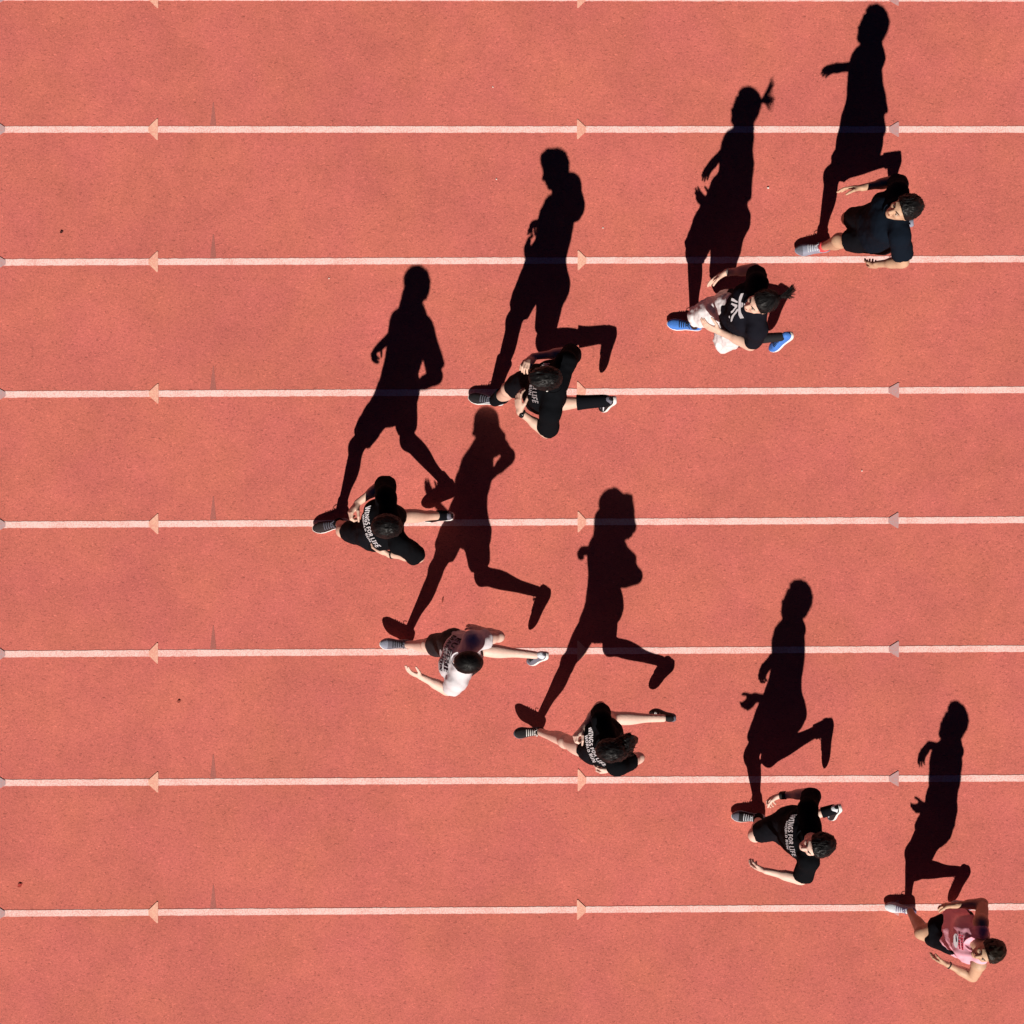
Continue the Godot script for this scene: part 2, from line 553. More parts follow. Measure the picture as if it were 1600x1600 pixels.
func build_litter() -> void:
	# leaf crumbs and pale grit lying on the rubber
	var leaves := [[96.5, 363.0, 6.0, 0.3, lin(0.05, 0.012, 0.012), "dark maroon leaf crumb lying in the lane beside the tan triangles"],
		[31.5, 1383.0, 9.0, 0.5, lin(0.36, 0.05, 0.04), "reddish curled leaf lying in the lane at the worn line"],
		[280.0, 1096.0, 6.0, 0.1, lin(0.3, 0.07, 0.05), "small brown leaf crumb lying alone in an empty lane"],
		[692.0, 938.0, 11.0, 1.3, lin(0.22, 0.05, 0.035), "thin brown twig beside the long shadow of the runner in white"]]
	for L: Array in leaves:
		var s := SurfaceTool.new()
		s.begin(Mesh.PRIMITIVE_TRIANGLES)
		s.set_smooth_group(0)
		var k := 9
		var ln: float = L[2] * U
		for j in k - 1:
			for side in [-1.0, 1.0]:
				var tA := float(j) / (k - 1)
				var tB := float(j + 1) / (k - 1)
				var P := func(t: float, e: float) -> Vector3:
					var wd := sin(t * PI) * ln * (0.3 if L[2] < 10.0 else 0.1)
					return Vector3((t - 0.5) * ln, 0.003 + 0.006 * sin(t * PI) + absf(e) * 0.004, e * wd * (1.0 + 0.3 * sin(t * 23.0)))
				var q := [P.call(tA, 0.0), P.call(tB, 0.0), P.call(tB, side), P.call(tA, 0.0), P.call(tB, side), P.call(tA, side)]
				if side < 0: q.reverse()
				for v: Vector3 in q: s.add_vertex(v)
		s.generate_normals()
		var m := matte(L[4], 0.8)
		m.cull_mode = BaseMaterial3D.CULL_DISABLED
		var o := part(numbered("leaf" if L[2] < 10.0 else "twig"), s.commit(), m, self)
		o.position = g2w(L[0], L[1])
		o.rotation.y = L[3]
		tag(o, L[5], "leaf" if L[2] < 10.0 else "twig")
	var grit := [[1200.0, 293.5, 4.5, "largest pale pebble, lying beside the shadow of the ponytailed runner"], [1346.5, 735.5, 3.2, "tiny pale pebble in an empty lane near the grey triangles"],
		[775.5, 280.0, 3.0, "tiny pale pebble ahead of the shadow face of the wristwatch runner"], [942.0, 356.0, 2.8, "tiny pale pebble behind the shadow back of the wristwatch runner"],
		[514.0, 435.0, 2.8, "tiny pale pebble ahead of the shadow head of the foremost runner"], [770.0, 136.0, 2.8, "tiny pale pebble alone in the lane that no shadow but the last reaches"]]
	var pm := matte(lin(0.7, 0.62, 0.57), 0.8, bump_tex(0.05, 3.0, 3), 20.0)
	for gi in grit.size():
		var G: Array = grit[gi]
		var F := Field.new()
		var c := g2w(G[0], G[1])
		var r: float = G[2] * U * 0.42
		F.ball(c + Vector3(0, r * 0.55, 0), Basis(Vector3.UP, gi * 1.1), Vector3(r, r * 0.6, r * 0.75), 0.004)
		F.ball(c + Vector3(r * 0.4, r * 0.45, r * 0.2), Basis(Vector3.UP, gi * 0.7 + 1.0), Vector3(r * 0.7, r * 0.5, r * 0.5), 0.004)
		var s := Surf.new()
		net(s, F, r * 0.22, c)
		var o := part(numbered("pebble"), s.mesh(), pm, self)
		o.position = c
		tag(o, G[3], "pebble", "pale pebbles on the track")

# ------------------------------------------------------------------ runners
func frame(f: Vector3, u: Vector3) -> Basis:
	# columns: forward, up, right
	var uu := u.normalized()
	var r := f.cross(uu).normalized()
	return Basis(uu.cross(r).normalized(), uu, r)
func frame_r(r0: Vector3, u: Vector3) -> Basis:
	var uu := u.normalized()
	var f := uu.cross(r0).normalized()
	return Basis(f, uu, f.cross(uu).normalized())

func torso(F: Field, J: Dictionary, C: Basis, Pb: Basis, s: float, cf: Dictionary, shoulders := true) -> void:
	var b: float = cf.get("bulk", 1.0)
	var fem: bool = cf.get("fem", false)
	var nk: Vector3 = J.neck
	var pv: Vector3 = J.pelvis
	var wide := 0.93 if fem else 1.0
	F.ball(pv + Pb.y * 0.015 * s, Pb, Vector3(0.1 * b, 0.13, 0.155 * b) * s, 0.05)
	F.flat_cone(pv + Pb.y * 0.06 * s, nk - C.y * 0.24 * s, (0.132 if fem else 0.142) * s * b, 0.138 * s * b * wide, C.x, 0.74, 0.06)
	F.ball(nk - C.y * 0.17 * s + C.x * 0.012 * s, C, Vector3(0.1 * b, 0.165, 0.158 * b * wide) * s, 0.06)
	for e in [1.0, -1.0]:
		# chest, shoulder blades, glutes
		F.ball(nk - C.y * (0.19 if fem else 0.15) * s + C.x * (0.075 if fem else 0.066) * s + C.z * e * 0.07 * s, C, Vector3(0.05, 0.06, 0.072) * s * b, 0.05)
		F.ball(nk - C.y * 0.13 * s - C.x * 0.06 * s + C.z * e * 0.075 * s, C, Vector3(0.045, 0.09, 0.065) * s * b, 0.05)
		F.ball((J.hip_r if e > 0 else J.hip_l) - Pb.x * 0.045 * s - Pb.y * 0.035 * s + Pb.z * e * 0.005, Pb, Vector3(0.085, 0.095, 0.083) * s * b, 0.05)
		if shoulders:
			var sh: Vector3 = J.shoulder_r if e > 0 else J.shoulder_l
			F.cone(nk + C.y * 0.015 * s - C.x * 0.02 * s, sh, 0.055 * s * b, 0.056 * s * b, 0.045)

func leg(F: Field, J: Dictionary, e: String, s: float, b: float, fwd: Vector3) -> void:
	var h: Vector3 = J["hip" + e]
	var k: Vector3 = J["knee" + e]
	var a: Vector3 = J["ankle" + e]
	F.cone(h, k, 0.084 * s * b, 0.053 * s * b, 0.05)
	var kf := k - (h + a) * 0.5
	if kf.length() < 0.05: kf = fwd
	kf = kf.normalized()
	var B := frame(kf, h - k)
	F.ball(h.lerp(k, 0.42) + B.x * 0.014 * s, B, Vector3(0.071, 0.17, 0.07) * s * b, 0.05)
	F.ball(k + B.x * 0.012 * s, B, Vector3(0.05, 0.055, 0.05) * s * b, 0.03)
	F.cone(k, a, 0.05 * s * b, 0.033 * s * b, 0.03)
	var D := frame(kf, k - a)
	F.ball(k.lerp(a, 0.3) - D.x * 0.022 * s, D, Vector3(0.044, 0.12, 0.05) * s * b, 0.04)

func arm(F: Field, J: Dictionary, e: String, s: float, b: float) -> void:
	var h: Vector3 = J["shoulder" + e]
	var k: Vector3 = J["elbow" + e]
	var w: Vector3 = J["wrist" + e]
	F.ball(h, Basis.IDENTITY, Vector3.ONE * 0.057 * s * b, 0.03)
	F.cone(h, k, 0.05 * s * b, 0.039 * s * b, 0.03)
	F.cone(h.lerp(k, 0.3), h.lerp(k, 0.7), 0.048 * s * b, 0.046 * s * b, 0.03)
	F.cone(k, w, 0.038 * s * b, 0.026 * s, 0.03)
	F.cone(k.lerp(w, 0.12), k.lerp(w, 0.45), 0.04 * s * b, 0.037 * s * b, 0.03)

func hand(s: Surf, J: Dictionary, e: String, sc: float, C: Basis, curl: float, org: Vector3) -> void:
	var k: Vector3 = J["elbow" + e]
	var w: Vector3 = J["wrist" + e]
	var d: Vector3 = (J["tip" + e] - w).normalized()
	var inward := -C.z if e == "_r" else C.z
	inward = (inward - d * inward.dot(d)).normalized()
	var th := inward.cross(d)
	if th.dot(Vector3.UP * 1.0 + C.x * 0.6) < 0.0: th = -th
	# let the palm turn a little down
	inward = (inward - Vector3.UP * 0.25); inward = (inward - d * inward.dot(d)).normalized()
	th = (th - d * th.dot(d)); th = (th - inward * th.dot(inward)).normalized()
	var F := Field.new()
	F.cone(w - (w - k).normalized() * 0.05, w, 0.0275 * sc, 0.026 * sc, 0.012)
	F.flat_cone(w, w + d * 0.05 * sc, 0.027 * sc, 0.038 * sc, inward, 0.5, 0.014)
	var offs := [0.028, 0.010, -0.008, -0.025]
	var lens := [[0.04, 0.025, 0.021], [0.044, 0.029, 0.022], [0.041, 0.027, 0.021], [0.032, 0.02, 0.018]]
	for fi in 4:
		var kn: Vector3 = w + (d * (0.095 - absf(fi - 1.2) * 0.004) + th * offs[fi]) * sc
		F.cone(w + d * 0.02 * sc + th * offs[fi] * 0.6 * sc, kn, 0.0125 * sc, 0.0105 * sc, 0.012)
		var ang := curl * (0.55 + 0.13 * fi)
		var p := kn
		var spread: Vector3 = th * offs[fi] * 2.2
		for seg in 3:
			var dir: Vector3 = (d + spread).normalized() * cos(ang) + inward * sin(ang)
			var q: Vector3 = p + dir * lens[fi][seg] * sc
			F.cone(p, q, (0.0098 - 0.0009 * seg) * sc, (0.0092 - 0.001 * seg) * sc, 0.004)
			p = q
			ang += curl * (1.05 if seg == 0 else 0.75)
	var tb := w + (d * 0.026 + th * 0.02 + inward * 0.008) * sc
	var t1 := tb + (d * 0.033 + th * 0.03 + inward * 0.012) * sc
	var t2 := t1 + (d * 0.031 + th * 0.01 + inward * 0.012 * (1.0 + curl)) * sc
	var t3 := t2 + (d * 0.024 + inward * 0.012 * (1.0 + curl) - th * 0.004 * curl) * sc
	F.cone(tb, t1, 0.0145 * sc, 0.0115 * sc, 0.012)
	F.cone(t1, t2, 0.0112 * sc, 0.0102 * sc, 0.004)
	F.cone(t2, t3, 0.0102 * sc, 0.0078 * sc, 0.004)
	net(s, F, 0.0042, org)

func head(s: Surf, H: Transform3D, J: Dictionary, sc: float, org: Vector3, cf: Dictionary) -> void:
	var F := Field.new()
	var B := H.basis
	var P := func(x: float, y: float, z: float) -> Vector3: return H * (Vector3(x, y, z) * sc)
	F.cone(J.neck, P.call(-0.03, -0.05, 0), 0.056 * sc, 0.05 * sc, 0.02)
	F.ball(P.call(-0.012, 0.032, 0), B, Vector3(0.098, 0.084, 0.075) * sc, 0.03)
	F.ball(P.call(0.028, -0.03, 0), B, Vector3(0.062, 0.08, 0.058) * sc, 0.03)
	for e in [1.0, -1.0]:
		F.cone(P.call(-0.012, -0.05, e * 0.052), P.call(0.066, -0.098, e * 0.012), 0.017 * sc, 0.017 * sc, 0.025)
		F.ball(P.call(0.06, -0.02, e * 0.04), B, Vector3(0.024, 0.02, 0.022) * sc, 0.02)
		F.cone(P.call(0.082, 0.024, e * 0.012), P.call(0.07, 0.026, e * 0.046), 0.012 * sc, 0.011 * sc, 0.015)
	for e in [1.0, -1.0]:
		F.cone(P.call(0.0795, 0.0125, e * 0.019), P.call(0.0765, 0.0125, e * 0.041), 0.0075 * sc, 0.007 * sc, 0.006)
	F.cone(P.call(0.088, 0.008, 0), P.call(0.108, -0.03, 0), 0.0085 * sc, 0.012 * sc, 0.014)
	for e in [1.0, -1.0]:
		F.ball(P.call(0.1, -0.034, e * 0.011), B, Vector3(0.011, 0.008, 0.008) * sc, 0.008)
		F.ball(P.call(0.101, 0.004, e * 0.03), B, Vector3(0.017, 0.009, 0.015) * sc, 0.01, true)
		F.ball(P.call(-0.006, -0.006, e * 0.074), frame(B.x + B.z * e * -0.5, B.y - B.x * 0.2), Vector3(0.018, 0.031, 0.009) * sc, 0.008)
	F.cone(P.call(0.089, -0.058, -0.018), P.call(0.089, -0.058, 0.018), 0.0075 * sc, 0.0075 * sc, 0.006)
	F.cone(P.call(0.087, -0.07, -0.014), P.call(0.087, -0.07, 0.014), 0.008 * sc, 0.008 * sc, 0.006)
	net(s, F, 0.0045, org)

func hair(job: Job, H: Transform3D, sc: float, org: Vector3, style: String, mat: Material) -> void:
	var s := Surf.new()
	var F := Field.new()
	var B := H.basis
	var P := func(x: float, y: float, z: float) -> Vector3: return H * (Vector3(x, y, z) * sc)
	var thick := 0.012 if style == "slick" or style == "tail" else 0.019
	var cen := Vector3(-0.014, 0.034, 0)
	var rad := Vector3(0.099 + thick * 0.9, 0.085 + thick, 0.076 + thick * 0.75)
	F.ball(P.call(cen.x, cen.y, cen.z), B, rad * sc, 0.03)
	F.ball(P.call(-0.055, -0.02, 0), B, Vector3(0.056, 0.07, 0.068) * sc, 0.03)
	if style == "quiff": F.ball(P.call(0.045, 0.105, 0), B, Vector3(0.05, 0.035, 0.055) * sc, 0.03)
	if style == "thick": F.ball(P.call(0.02, 0.1, 0), B, Vector3(0.075, 0.04, 0.065) * sc, 0.03)
	F.noise = noise_of(26.0 if style != "slick" else 14.0, 3, 11)
	F.nxf = Transform3D(Basis.from_scale(Vector3(0.5, 1.2, 1.2))) * H.affine_inverse()
	F.namp = 0.004 if style == "slick" or style == "tail" else 0.009
	var n1 := (B.x * 0.74 - B.y * 0.67).normalized()
	F.cutn.append(n1); F.cutd.append(n1.dot(P.call(0.088, 0.074, 0)))
	F.cutn.append(-B.y); F.cutd.append((-B.y).dot(P.call(0, -0.075, 0)))
	net(s, F, 0.0055, org)
	if style == "long":
		# loose hair blown back over the right shoulder
		var G := Field.new()
		G.cone(P.call(-0.05, 0.02, 0.0), P.call(-0.12, -0.07, 0.05), 0.076 * sc, 0.055 * sc, 0.04)
		G.cone(P.call(-0.12, -0.07, 0.05), P.call(-0.14, -0.22, 0.06), 0.05 * sc, 0.03 * sc, 0.04)
		G.cone(P.call(-0.05, -0.04, -0.04), P.call(-0.11, -0.18, -0.02), 0.05 * sc, 0.03 * sc, 0.04)
		G.cone(P.call(-0.06, -0.02, 0.0), P.call(-0.085, -0.2, 0.03), 0.065 * sc, 0.045 * sc, 0.04)
		G.cone(P.call(-0.1, -0.02, 0.05), P.call(-0.15, -0.03, 0.1), 0.045 * sc, 0.022 * sc, 0.04)
		G.noise = noise_of(22.0, 3, 12)
		G.nxf = Transform3D(Basis.from_scale(Vector3(1.4, 0.4, 1.4))) * H.affine_inverse()
		G.namp = 0.016
		net(s, G, 0.0065, org)
	# strands lie over the scalp from the crown
	var crown := Vector3(-0.35, 0.93, 0.0).normalized()
	var ax := Vector3(1, 0, 0)
	ax = (ax - crown * ax.dot(crown)).normalized()
	var az := crown.cross(ax)
	for j in 340:
		var phi := job.rng.randf() * TAU
		var th := job.rng.randf_range(0.08, 1.5)
		var len_ := job.rng.randf_range(0.3, 0.65)
		var drift := job.rng.randf_range(-0.25, 0.25)
		var lift := job.rng.randf_range(-0.02, 0.03)
		var flick := 0.1 if job.rng.randf() < 0.3 and style != "slick" and style != "long" else 0.0
		var pts := PackedVector3Array()
		for q in 6:
			var t := q / 5.0
			var a := th + len_ * t
			var ph := phi + drift * t
			var dir := crown * cos(a) + (ax * cos(ph) + az * sin(ph)) * sin(a)
			var lp := cen + dir * rad * (1.0 + lift + flick * t * t)
			if lp.y < -0.06 or (lp.x - 0.088) * 0.74 - (lp.y - 0.074) * 0.67 > 0.006: break
			pts.append(P.call(lp.x, lp.y, lp.z) - org)
		if pts.size() > 2: s.tube(pts, 0.0026, 0.0008, 3)
	if style == "tail" or style == "long":
		var m := 150 if style == "tail" else 260
		for j in m:
			var pts := PackedVector3Array()
			var a := Vector3(-0.105, 0.055, 0.0)
			var end := Vector3(-0.215 + job.rng.randf_range(-0.025, 0.025), 0.075 + job.rng.randf_range(-0.05, 0.04), job.rng.randf_range(-0.035, 0.04))
			if job.rng.randf() < 0.4: end = Vector3(-0.185 + job.rng.randf_range(-0.02, 0.02), 0.185 + job.rng.randf_range(-0.04, 0.035), 0.03 + job.rng.randf_range(-0.03, 0.03))
			var mid := Vector3(-0.16, 0.1, 0.0) + Vector3(job.rng.randf_range(-0.02, 0.02), job.rng.randf_range(-0.03, 0.03), job.rng.randf_range(-0.02, 0.02))
			if style == "long":
				var ph := job.rng.randf_range(-1.5, 1.5)
				a = Vector3(-0.07 * cos(ph) - 0.03, job.rng.randf_range(-0.02, 0.11), 0.075 * sin(ph))
				mid = a + Vector3(job.rng.randf_range(-0.05, -0.02), job.rng.randf_range(-0.09, -0.03), job.rng.randf_range(0.0, 0.04))
				end = mid + Vector3(job.rng.randf_range(-0.05, 0.02), job.rng.randf_range(-0.14, -0.06), job.rng.randf_range(-0.02, 0.04))
				if job.rng.randf() < 0.03: end.y += 0.1; end.x -= 0.03
			for q in 7:
				var t := q / 6.0
				var lp := a.lerp(mid, t).lerp(mid.lerp(end, t), t)
				pts.append(P.call(lp.x, lp.y, lp.z) - org)
			s.tube(pts, 0.0036, 0.0012, 3)
	job.part("hair", s, mat, -1)
	if style == "tail":
		var T := Surf.new()
		var G2 := Field.new()
		G2.cone(P.call(-0.108, 0.055, 0), P.call(-0.13, 0.072, 0), 0.017 * sc, 0.017 * sc, 0.01, 2)
		net(T, G2, 0.004, org)
		job.part("hair_tie", T, M.black_cloth, -1)

# a field-shaped piece of clothing or kit as one part
func wear(job: Job, called: String, F: Field, cell: float, org: Vector3, mat: Material) -> int:
	var s := Surf.new()
	net(s, F, cell, org)
	return job.part(called, s, mat, -1)

# flat print, laid on the cloth: triangles in metres on the chest (x to the wearer's left, y up) are carried back onto the field
func on_cloth(tris: PackedVector2Array, A: Vector3, C: Basis, F: Field, org: Vector3, lift := 0.0) -> Surf:
	var work: Array = []
	var j := 0
	while j + 2 < tris.size():
		work.append([tris[j], tris[j + 1], tris[j + 2]])
		j += 3
	var st := Surf.new()
	var ids := F.all()
	var memo := {}
	while work.size() > 0:
		var t: Array = work.pop_back()
		var l := [t[0].distance_to(t[1]), t[1].distance_to(t[2]), t[2].distance_to(t[0])]
		var big := 0
		for q in 3:
			if l[q] > l[big]: big = q
		if l[big] > 0.014:
			var a: Vector2 = t[big]
			var b: Vector2 = t[(big + 1) % 3]
			var c: Vector2 = t[(big + 2) % 3]
			var m := (a + b) * 0.5
			work.append([a, m, c]); work.append([m, b, c])
			continue
		if (t[1] - t[0]).cross(t[2] - t[0]) > 0.0: t = [t[0], t[2], t[1]]
		for v: Vector2 in t:
			var w: Vector3
			if memo.has(v): w = memo[v]
			else:
				w = A - C.z * v.x + C.y * v.y + C.x * 0.3
				for step in 40:
					var d := F.eval(w, ids)
					w -= C.x * maxf(d * 0.7, 0.0005)
					if d < 0.0015: break
				w += C.x * (0.005 + lift) - org
				memo[v] = w
			st.i.append(st.v.size())
			st.n.append(C.x)
			st.v.append(w)
	return st
func text_tris(txt: String, height: float, width: float, at: Vector2) -> PackedVector2Array:
	var tm := TextMesh.new()
	var f := SystemFont.new()
	f.font_names = PackedStringArray(["Droid Sans"])
	f.font_weight = 700
	tm.font = f
	tm.text = txt
	tm.font_size = 64
	tm.pixel_size = 0.01
	tm.depth = 0.0
	tm.curve_step = 4.0
	var arr := tm.get_mesh_arrays()
	var vs: PackedVector3Array = arr[Mesh.ARRAY_VERTEX]
	var ix = arr[Mesh.ARRAY_INDEX]
	var lo := Vector3(1e9, 1e9, 0)
	var hi := -lo
	for v in vs:
		lo = lo.min(v); hi = hi.max(v)
	var out := PackedVector2Array()
	var order: Array = []
	if ix != null and ix.size() > 0: order = Array(ix)
	else: order = range(vs.size())
	for i: int in order:
		var v := vs[i]
		out.append(at + Vector2(((v.x - lo.x) / (hi.x - lo.x) - 0.5) * width, ((v.y - lo.y) / (hi.y - lo.y) - 0.5) * height))
	return out
func poly_tris(pts: Array) -> PackedVector2Array:
	var p := PackedVector2Array(pts)
	var out := PackedVector2Array()
	for i in Geometry2D.triangulate_polygon(p): out.append(p[i])
	return out

# ------------------------------------------------------------------ shoes (x forward from the heel, y up, z right; a unit shoe is 0.29 m)
const ST := [0.0, 0.03, 0.1, 0.2, 0.32, 0.45, 0.58, 0.7, 0.8, 0.89, 0.955, 1.0]
const SW := [0.014, 0.026, 0.034, 0.036, 0.035, 0.036, 0.043, 0.048, 0.046, 0.038, 0.026, 0.01]
const SB := [0.014, 0.006, 0.0, 0.0, 0.002, 0.003, 0.001, 0.0, 0.003, 0.009, 0.016, 0.024]
const SS := [0.04, 0.036, 0.033, 0.031, 0.029, 0.028, 0.027, 0.026, 0.027, 0.03, 0.033, 0.036]
const SU := [0.07, 0.092, 0.1, 0.1, 0.096, 0.087, 0.077, 0.069, 0.062, 0.055, 0.048, 0.039]
func curve_at(a: Array, t: float) -> float:
	for j in ST.size() - 1:
		if t <= ST[j + 1]:
			var u: float = (t - ST[j]) / (ST[j + 1] - ST[j])
			u = u * u * (3.0 - 2.0 * u) * 0.5 + u * 0.5
			return lerpf(a[j], a[j + 1], u)
	return a[-1]
func upper_at(t: float, ph: float, off := 0.0) -> Vector3:
	# ph 0..PI goes over the top from the left rim to the right rim
	var w := curve_at(SW, t) * 0.95 + off
	var y0 := curve_at(SS, t) - 0.006
	var y1 := curve_at(SU, t) + off
	var c := cos(ph)
	var s := sin(ph)
	return Vector3(t * 0.29, y0 + (y1 - y0) * pow(maxf(s, 0.0), 0.8), -w * signf(c) * pow(absf(c), 0.75 if t < 0.4 else 0.85))
func grid_mesh(rows: Array, closed := false, flip := false) -> ArrayMesh:
	var s := Surf.new()
	var m: int = rows[0].size()
	for r: PackedVector3Array in rows:
		for v in r:
			s.v.append(v); s.n.append(Vector3.ZERO)
	for a in rows.size() - 1:
		for b in (m if closed else m - 1):
			var p := a * m + b
			var q := a * m + (b + 1) % m
			if flip: s.i.append_array([p, p + m, q, q, p + m, q + m])
			else: s.i.append_array([p, q, p + m, q, q + m, p + m])
	normals(s, 0)
	return s.mesh()
func capped(rows: Array) -> void:
	for which in 2:
		var e := 0 if which == 0 else rows.size() - 1
		var c := Vector3.ZERO
		for v: Vector3 in rows[e]: c += v
		c /= rows[e].size()
		var r := PackedVector3Array()
		for v in rows[e].size(): r.append(c)
		if e == 0: rows.push_front(r)
		else: rows.push_back(r)
func build_shoe_shapes() -> void:
	var rows: Array = []
	for j in 29:
		var t := j / 28.0
		var r := PackedVector3Array()
		for q in 17: r.append(upper_at(t, PI * q / 16.0))
		rows.append(r)
	capped(rows)
	shoe_shapes.upper = grid_mesh(rows, false, true)
	rows = []
	for j in 29:
		var t := j / 28.0
		var w := curve_at(SW, t)
		var b := curve_at(SB, t)
		var s := curve_at(SS, t)
		var r := PackedVector3Array()
		for q in [[-0.86, 0.0], [-1.0, 0.25], [-1.05, 0.6], [-1.0, 1.0], [-0.8, 0.96], [0.8, 0.96], [1.0, 1.0], [1.05, 0.6], [1.0, 0.25], [0.86, 0.0]]:
			r.append(Vector3(t * 0.29 * 1.02 - 0.003, b + (s - b) * q[1], -w * q[0]))
		rows.append(r)
	capped(rows)
	shoe_shapes.sole = grid_mesh(rows, true)
	var L := Surf.new()
	for j in 5:
		var t := 0.4 + j * 0.062
		var pts := PackedVector3Array()
		for q in 7: pts.append(upper_at(t + 0.012 * sin(q * PI / 6.0), lerpf(PI * 0.31, PI * 0.69, q / 6.0), 0.003))
		L.tube(pts, 0.0042, 0.0042, 5)
	for e in [-1.0, 1.0]:
		var pts := PackedVector3Array()
		for q in 9: pts.append(upper_at(0.4 + 0.02 * sin(q * 0.8), PI * 0.5, 0.006) + Vector3(0.01 * sin(q * 0.7), 0.012 * sin(q * PI / 8.0), e * 0.0045 * q))
		L.tube(pts, 0.003, 0.0025, 5)
	shoe_shapes.laces = L.mesh()
	var sw: Array = []
	for side in [0, 1]:
		rows = []
		for j in 13:
			var u := j / 12.0
			var t := 0.3 + 0.42 * u
			var lowp := 0.16 + 0.10 * sin(u * PI * 0.9)
			var wd := 0.012 + 0.075 * sin(minf(u * 2.4, 1.0) * PI * 0.5) * (1.0 - u)
			var r := PackedVector3Array()
			for q in 3:
				var ph := PI * (0.05 + 0.22 * (1.0 - u) * 0.55 + 0.05 + wd * 1.6 * q / 2.0)
				r.append(upper_at(t, ph if side == 0 else PI - ph, 0.0022))
			rows.append(r)
		sw.append(grid_mesh(rows, false, side == 0))
	shoe_shapes.stripe_a = sw[0]
	shoe_shapes.stripe_b = sw[1]
	rows = []
	for j in 8:
		var t := 0.005 + 0.13 * j / 7.0
		var r := PackedVector3Array()
		for q in 13: r.append(upper_at(t, lerpf(PI * 0.06, PI * 0.94, q / 12.0), 0.002))
		rows.append(r)
	shoe_shapes.heel_counter = grid_mesh(rows, false, true)
	rows = []
	for j in 9:
		var t := 0.8 + 0.195 * j / 8.0
		var r := PackedVector3Array()
		for q in 13: r.append(upper_at(t, lerpf(PI * 0.03, PI * 0.97, q / 12.0), 0.0018))
		rows.append(r)
	shoe_shapes.toe_cap = grid_mesh(rows, false, true)

func shoe(job: Job, X: Transform3D, org: Vector3, sc: float, c: Dictionary) -> void:
	var up := job.part("shoe", shoe_shapes.upper, c.upper, -1, Transform3D(X.basis.scaled_local(Vector3.ONE * sc), X.origin - org))
	job.part("sole", shoe_shapes.sole, c.sole, up)
	job.part("laces", shoe_shapes.laces, c.laces, up)
	job.part("heel_counter", shoe_shapes.heel_counter, c.heel, up)
	job.part("toe_cap", shoe_shapes.toe_cap, c.toe, up)
	if c.has("stripe"):
		job.part("stripe", shoe_shapes.stripe_a, c.stripe, up)
		job.part("stripe", shoe_shapes.stripe_b, c.stripe, up)

var jobs: Array[Job] = []
func make_runner(key: String, cf: Dictionary) -> void:
	var j := Job.new()
	j.key = key; j.cf = cf
	j.rng.seed = 100 + jobs.size()
	cf.index = jobs.size()
	jobs.append(j)
func finish_runners() -> void:
	var task := WorkerThreadPool.add_group_task(func(i: int): work_out(jobs[i]), jobs.size(), -1, true)
	WorkerThreadPool.wait_for_group_task_completion(task)
	for job in jobs:
		var person := Node3D.new()
		person.name = numbered("person")
		add_child(person)
		var raw: Array = POSES[job.key]
		person.position = Vector3(raw[30], 0, raw[32])
		tag(person, job.cf.label, "person", "runners on the track")
		var made: Array = []
		for op: Array in job.ops:
			var shape = op[1]
			var mesh: Mesh = shape.mesh(op[5]) if shape is Surf else shape
			var o := part(op[0], mesh, op[2], person if op[3] < 0 else made[op[3]])
			o.transform = op[4]
			made.append(o)

